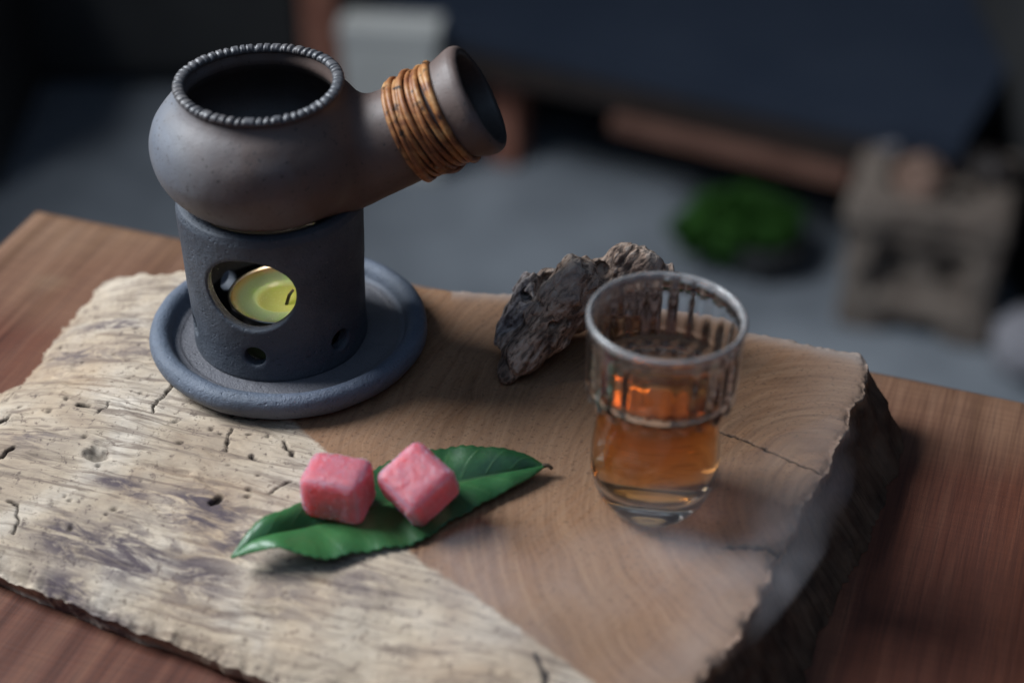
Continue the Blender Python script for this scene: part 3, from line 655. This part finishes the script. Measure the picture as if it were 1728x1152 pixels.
def flute(R_, Z_, th):
    inner = np.zeros_like(R_); inner[110:] = 1
    wz = sstep(.0285, .0325, Z_)*sstep(.0512, .0500, Z_); c_ = np.cos(th*NF)
    prof_ = np.cos(th*NF)
    R2 = R_+wz*(inner*prof_*.00013-(1-inner)*prof_*.00003)
    ringw = np.exp(-((Z_-.0294)/.0011)**2)*(1-inner); R2 = R2+ringw*(.00015+.00030*c_)
    return R2, zmap(Z_-ringw*.0004*c_)
v, f = lathe(np.vstack([oc, ic]), 480, flute)
me = mesh('glass_body', v, f); zz_ = v[:, 2]; attr(me, 'ground', np.maximum(sstep(.0622, .0634, zz_), .55*np.exp(-((zz_-.0398)/.0012)**2)*(np.hypot(v[:, 0], v[:, 1]) > .0180))); link('glass_body', me, M_glass, glass, False)  # mask painting pale sky highlights onto the rim and shoulder ring
zt_ = .0310; ib = [p for p in ic[::-1].tolist() if p[1] < zt_]
tp = [(max(a+(.00007), .00001) if a > .0002 else .00001, b-(.00007 if a < .0155 and b < .0098 else 0)) for a, b in ib]
rl = np.interp(zt_, [p[1] for p in ib[-20:]], [p[0] for p in ib[-20:]])
tp += [(rl+.0002, zt_), (rl-.0004, zt_-.00020), (rl-.0012, zt_-.00045), (rl-.003, zt_-.0005), (.00001, zt_-.0005)]
def flute2(R_, Z_, th):
    wz = sstep(.0285, .0325, Z_)*(R_ > .0128); return R_+wz*(np.cos(th*NF))*.00013, zmap(Z_)
v, f = lathe(tp, 480, flute2)
tea = link('tea', mesh('tea', v, f), M_tea); tea.location = glass.location; tea.rotation_euler = glass.rotation_euler
tag(tea, 'amber tea filling the glass to above its waist', 'tea')

# ---------------------------------------------------------------- leaf
leaf = tag(empty('green_leaf', tuple(on_z(640, 860, .0005))), 'long glossy dark green leaf with fine teeth lying under the two pink sweets', 'leaf')
nl = 150; nw = 14
mid = curve_pts([on_z(*p) for p in ((919, 786, .0035), (860, 797, .0032), (780, 814, .0022), (700, 836, .0014), (610, 864, .0010), (520, 888, .0012), (460, 902, .0030), (425, 914, .0022), (391, 940, -.0012))], nl)
upp = curve_pts([on_z(*p) for p in ((919, 786, .0035), (880, 764, .0062), (820, 753, .0075), (750, 755, .0060), (650, 782, .0030), (560, 826, .0025), (500, 851, .0055), (435, 880, .0048), (391, 939, -.0012))], nl)
lowr = curve_pts([on_z(*p) for p in ((919, 787, .0035), (895, 806, .0030), (840, 838, .0022), (755, 885, .0016), (705, 918, .0010), (610, 934, .0012), (540, 945, .0018), (470, 926, .0044), (391, 941, -.0012))], nl)
s = np.linspace(0, 1, nl); ser = (np.abs(((s*34) % 1)-.35)*.0016)*np.sin(s*math.pi)**.5
dm = np.gradient(mid, axis=0); dm /= np.linalg.norm(dm, axis=1)[:, None]
rows_ = []
for j in range(-nw, nw+1):
    e_ = upp if j < 0 else lowr; a_ = abs(j)/nw; p_ = mid*(1-a_)+e_*a_
    wv_ = np.linalg.norm(e_-mid, axis=1)
    p_ = p_.copy(); p_[:, 2] += .0011*np.sin(a_*math.pi)*np.clip(wv_/.006, 0, 1)-.0004*(a_ < .05)+.0004*np.sin(s*60)*a_*np.sin(s*math.pi)
    if abs(j) == nw: p_ = p_+(e_-mid)/np.maximum(wv_, 1e-6)[:, None]*(-ser)[:, None]
    rows_.append(p_)
V = np.stack(rows_, 0); V[..., 2] = np.maximum(V[..., 2], -.004)
I = np.arange(V.shape[0]*nl).reshape(-1, nl); q = np.stack([I[:-1, :-1], I[1:, :-1], I[1:, 1:], I[:-1, 1:]], -1).reshape(-1, 4)
me = mesh('blade', V.reshape(-1, 3), q); jj = np.abs(np.arange(-nw, nw+1))[:, None]/nw*np.ones(nl)
vn = np.maximum(np.exp(-(jj/.06)**2), np.exp(-((((s[None]*13+jj*1.1) % 1)-.5)/.05)**2)*.55*(jj < .85)); attr(me, 'vein', vn)
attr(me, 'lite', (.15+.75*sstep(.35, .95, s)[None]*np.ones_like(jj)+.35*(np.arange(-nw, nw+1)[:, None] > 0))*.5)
bl = link('blade', me, M_leaf, leaf); md = bl.modifiers.new('thickness', 'SOLIDIFY'); md.thickness = .00035; md.offset = -1
st_ = curve_pts([mid[0]+[-.0006, 0, 0], mid[0]+[.0010, .0001, .0002], on_z(932, 791, .0028)], 10)
v, f = tube(st_, np.linspace(.0007, .0005, 10), 8); link('stalk', mesh('stalk', v, f), plain('stalk_brown', (.05, .03, .02), (.10, .06, .03), 300), leaf)

# ---------------------------------------------------------------- the two sweets
def candy(c, half, rot, label, seed):
    h = .00040; m_ = max(half)*1.05+.0015; P = grid((-m_,)*3, (m_,)*3, h)
    wp = P+np.stack([noise(P*70+seed), noise(P*70+seed+20), noise(P*70+seed+40)], -1)*.0006
    q_ = np.abs(wp)*(1+0*wp)-(np.array(half)-.0034); D = np.linalg.norm(np.maximum(q_, 0), axis=-1)+np.minimum(q_.max(-1), 0)-.0034
    b_ = np.abs(D) < .002; D[b_] += fbm(P[b_]*500+seed, 3, .7)*.00016
    v, f = nets(D, P)
    Rm = rot.to_matrix(); vw = v@np.array(Rm).T
    e = empty('jelly_sweet', c); tag(e, label, 'sweet', 'pink jelly sweets on the leaf')
    me = mesh('jelly_cube', vw, f); srt = np.sort(np.abs(v)/np.array(half), axis=1); attr(me, 'edge', sstep(.74, .97, srt[:, 1]))
    link('jelly_cube', me, M_candy, e, False)
    nrm = np.empty(len(v)*3, np.float32); me.vertices.foreach_get('normal', nrm); nrm = nrm.reshape(-1, 3)
    pick = RNG.choice(len(v), 800, replace=False); sv = []; sf = []
    for i in pick:
        s_ = RNG.uniform(.00008, .00017); A = RNG.normal(size=(3, 3)); A, _ = np.linalg.qr(A); b = len(sv)
        for dx in (-1, 1):
            for dy in (-1, 1):
                for dz in (-1, 1): sv.append(vw[i]+nrm[i]*s_*.2+A@(np.array([dx, dy, dz])*s_*.7))
        sf += [(b, b+1, b+3, b+2), (b+4, b+6, b+7, b+5), (b, b+4, b+5, b+1), (b+2, b+3, b+7, b+6), (b, b+2, b+6, b+4), (b+1, b+5, b+7, b+3)]
    so = link('sugar_grains', mesh('sugar_grains', sv, sf, False), M_sugar, e, False); so['kind'] = 'stuff'
    return e
from mathutils import Euler
c1 = on_y(571, 842, .3925); candy((c1[0], c1[1], .0099), (.0093, .0070, .0080), Euler((math.radians(3), math.radians(-1), math.radians(-17))), 'upright pink sugar-dusted jelly cube, left one of the two on the leaf', 3.)
c2 = on_z(706, 816, .0112); candy((c2[0], c2[1], .0112), (.0087, .0087, .0070), (Matrix.Rotation(math.radians(27), 3, 'X') @ Matrix.Rotation(math.radians(-8), 3, 'Y') @ Matrix.Rotation(math.radians(43), 3, 'Z')).to_euler(), 'tilted pink sugar-dusted jelly cube standing on its corner, right one of the two', 60.)

# ---------------------------------------------------------------- blurred things beyond the table
FL = -.75
def at_floor(u_, v_): return on_z(u_, v_, FL)
# bench
zt2 = -.565; A = on_z(600, 12, zt2); B = on_z(1462, 207, zt2); dx = (B-A)[:2]; Lx = np.linalg.norm(dx); ang = math.atan2(dx[1], dx[0])
bench = tag(empty('low_bench', (A[0], A[1], FL), ang), 'long low bench with a dark navy top and brown rails behind the table', 'bench')
def loc_box(name, c, hf, mat, par=bench):
    o = link(name, frame_boxes([(c, hf)]), mat, par, False); return o
x0 = -.03; x1 = Lx+.10
loc_box('bench_top', ((x0+x1)/2, .32, .175), ((x1-x0)/2, .32, .012), M_navy)
loc_box('front_rail', ((x0+x1)/2, .012, .146), ((x1-x0)/2-.01, .010, .0165), M_darkwood)
loc_box('back_rail', ((x0+x1)/2, .60, .140), ((x1-x0)/2-.04, .012, .020), M_rail)
lf = at_floor(850, 268); Mi = Matrix.Rotation(-ang, 2); 
for (u_, v_) in ((858, 268), (640, 215)):
    p = at_floor(u_, v_); l = Mi @ Vector((p[0]-A[0], p[1]-A[1])); loc_box('leg', (l.x, max(l.y, .03), .0815), (.019, .019, .0813), M_rail)
loc_box('leg', (x1-.03, .035, .0815), (.016, .016, .0813), M_rail)
loc_box('leg', (x1-.03, .59, .0815), (.016, .016, .0813), M_rail)
p1 = on_z(1040, 112, zt2); p2 = on_z(1450, 204, zt2); q1 = (Mi @ Vector((p1[0]-A[0], p1[1]-A[1]))).x; q2 = (Mi @ Vector((p2[0]-A[0], p2[1]-A[1]))).x
loc_box('stretcher', ((q1+q2)/2, -.006, .120), ((q2-q1)/2, .008, .0085), plain('orange_rail_wood', (.13, .062, .043), (.19, .095, .068), 30, .6))
# tall post far back
pp_ = on_y(541, 30, 1.90); tag(link('wooden_post', frame_boxes([((pp_[0], 1.90, FL+.45), (.020, .020, .45))]), M_rail), 'upright reddish brown post in the dark behind the pot', 'post')
# cream box
p = on_y(662, 100, 1.36); cb = tag(empty('cream_box', (on_y(660, 100, 1.85)[0], 1.868, FL), -.12), 'pale cream box standing in the dark behind the pot handle', 'box')
link('box_body', frame_boxes([((0, 0, .088), (.054, .020, .088))]), M_cream, cb, False)
link('lid', frame_boxes([((0, 0, .184), (.056, .022, .0075))]), M_cream, cb, False)
# dark chest, left
p = at_floor(30, 330); ch = tag(empty('dark_chest', (p[0]-.22, p[1]+.15, FL), 0), 'black wooden chest at the left, beyond the table corner', 'chest')
link('chest_body', frame_boxes([((0, 0, .15), (.20, .16, .15))]), M_black, ch, False); link('lid', frame_boxes([((0, 0, .317), (.21, .17, .016))]), M_black, ch, False)
p = at_floor(250, 165); dc = tag(empty('dark_cupboard', (p[0]-.10, p[1]+.22, FL), .05), 'low black cupboard far back in the dark, left of the reddish post', 'cupboard')
link('cupboard_body', frame_boxes([((-.25, 0, .25), (.60, .20, .25))]), M_black, dc, False); link('door', frame_boxes([((-.02, -.205, .25), (.30, .006, .22))]), M_black, dc, False)
# black post at the right
p = at_floor(1705, 560); bp = tag(empty('black_cabinet', (p[0]+.115, p[1]+.20, FL), .0), 'tall black cabinet at the right edge beside the stone block', 'cabinet')
link('cabinet_body', frame_boxes([((0, 0, .40), (.10, .22, .40))]), M_black, bp, False); link('door', frame_boxes([((-.004, -.226, .40), (.09, .005, .37))]), M_black, bp, False)
# stone stove block
def blob(name, c, rad, mat, seed, scl=(1, 1, 1), amp=.25, parent=None, n=26):
    R_ = rad*1.5; h_ = 2*R_/n; P = grid((-R_,)*3, (R_,)*3, h_); D = (np.linalg.norm(P/np.array(scl), axis=-1)-rad)*min(scl)+fbm(P/rad*1.3+seed, 3)*rad*amp
    v, f = nets(D, P); v = v+np.array(c) if parent is None else v
    o = link(name, mesh(name, v, f), mat, parent, False)
    if parent is not None: o.location = c
    return o
p = at_floor(1556, 592); sb = tag(empty('stone_stove', (p[0]+.012, p[1]+.085, FL), -.32), 'square tan stone stove block with two dark openings, right of the moss', 'stove')
h_ = .0035; P = grid((-.105, -.095, -.002), (.105, .095, .205), h_)/np.array([.86, .86, .80])
def bx(P, c, hf, r=.006):
    q_ = np.abs(P-np.array(c))-(np.array(hf)-r); return np.linalg.norm(np.maximum(q_, 0), axis=-1)+np.minimum(q_.max(-1), 0)-r
D = smin(bx(P, (0, 0, .098), (.088, .078, .098)), bx(P, (0, 0, .175), (.093, .083, .018)), .010)
D = smax(D, -bx(P, (0, -.06, .004), (.030, .20, .024), .015), .006)
D = smax(D, -bx(P, (0, -.079, .092), (.056, .020, .040), .006), .004)
for sx in (-.032, .030): D = smax(D, -bx(P, (sx, -.070, .092), (.012, .030, .020), .008), .005)
D = smax(D, -bx(P, (0, 0, .20), (.055, .05, .03), .01), .006)
D += fbm(P*22, 3)*.0045
v, f = nets(D, P); v = v*np.array([.86, .86, .80]); link('stove_body', mesh('stove_body', v, f), M_stone, sb, False)
for kk, (ux, uy, rr_, mt, lb) in enumerate(((-.015, -.035, .026, M_brick, 'reddish broken clay lump on top of the stone stove, nearer one'), (.050, .010, .024, M_darkwood, 'dark lump on top of the stone stove, right of the reddish one'), (-.050, .045, .020, M_stone2, 'small grey stone on the far side of the stove top'))):
    c = sb.matrix_world @ Vector((0, 0, 0)); ca, sa = math.cos(-.32), math.sin(-.32)
    tag(blob('rubble_lump', (sb.location[0]+ux*ca-uy*sa, sb.location[1]+ux*sa+uy*ca, FL+.145+rr_*.7), rr_, mt, kk*7.), lb, 'stone')
p = at_floor(1735, 635); tag(blob('pale_stone', (p[0], p[1], FL+.035), .040, M_stone2, 77., (1, 1, .95)), 'pale grey stone on the floor at the right edge', 'stone')
# moss in a dark dish
p = at_floor(1290, 478); ms = tag(empty('moss_pot', (p[0], p[1]+.03, FL)), 'clump of bright green moss spilling from a small dark pot on the floor', 'plant')
v, f = lathe([(.00001, 0), (.030, 0), (.040, .015), (.045, .040), (.042, .044), (.037, .040), (.00001, .036)], 40); link('pot', mesh('pot', v, f), M_black, ms, False)
V_ = []; F_ = []
for i in range(2600):
    th_ = random.uniform(0, 2*math.pi); rr_ = math.sqrt(random.random()); cx_ = -.030+rr_*math.cos(th_)*.068; cy_ = .008+rr_*math.sin(th_)*.045
    cz_ = .050+.030*(1-rr_**2)*random.random()-.012*(cx_ < -.07)*1.+.10*cx_*0; hgt = random.uniform(.008, .018); b = len(V_); a_ = random.uniform(0, 6.3); wd = .0035
    V_ += [(cx_-wd*math.cos(a_), cy_-wd*math.sin(a_), cz_), (cx_+wd*math.cos(a_), cy_+wd*math.sin(a_), cz_), (cx_+random.uniform(-.01, .01), cy_+random.uniform(-.01, .01), cz_+hgt)]; F_.append((b, b+1, b+2))
o = link('moss', mesh('moss', V_, F_, False), M_moss, ms, False); o['kind'] = 'stuff'
blob('moss_cushion', (-.030, .008, .045), .042, M_moss, 5., (1.45, 1, .6), .3, ms)

# ---------------------------------------------------------------- drifting smoke
SMOKE = True
if SMOKE:
    P0 = np.array([on_z(*p) for p in ((660, 985, .016), (830, 1010, .018), (1010, 1020, .020), (1170, 955, .020), (1310, 850, .020), (1425, 720, .018))])
    cl = curve_pts(P0, 40); v, f = tube(cl, np.interp(np.linspace(0, 1, 40), [0, .12, .5, .85, 1], [.006, .020, .027, .014, .005]), 24)
    v[:, 2] = .020+(v[:, 2]-.020)*.80; v[:, 2] = np.maximum(v[:, 2], .0015)
    k = NM('smoke'); k.n.remove(k.b); pv = k.n.new('ShaderNodeVolumePrincipled'); pv.inputs['Color'].default_value = (.86, .86, .93, 1); pv.inputs['Anisotropy'].default_value = .1
    nz_ = k.noise(1, k.map((26, 40, 40), (0, 0, math.radians(-25))), 3, .55, 1.)
    k.L(k.math('MULTIPLY', k.ramp(nz_, (.44, 0.), (.66, 1.)), 11.), pv.inputs['Density']); k.L(pv.outputs[0], k.n['Material Output'].inputs['Volume'])
    tag(link('incense_smoke', mesh('incense_smoke', v, f), k.m), 'thin pale smoke drifting across the front of the board', 'smoke', kind='stuff')
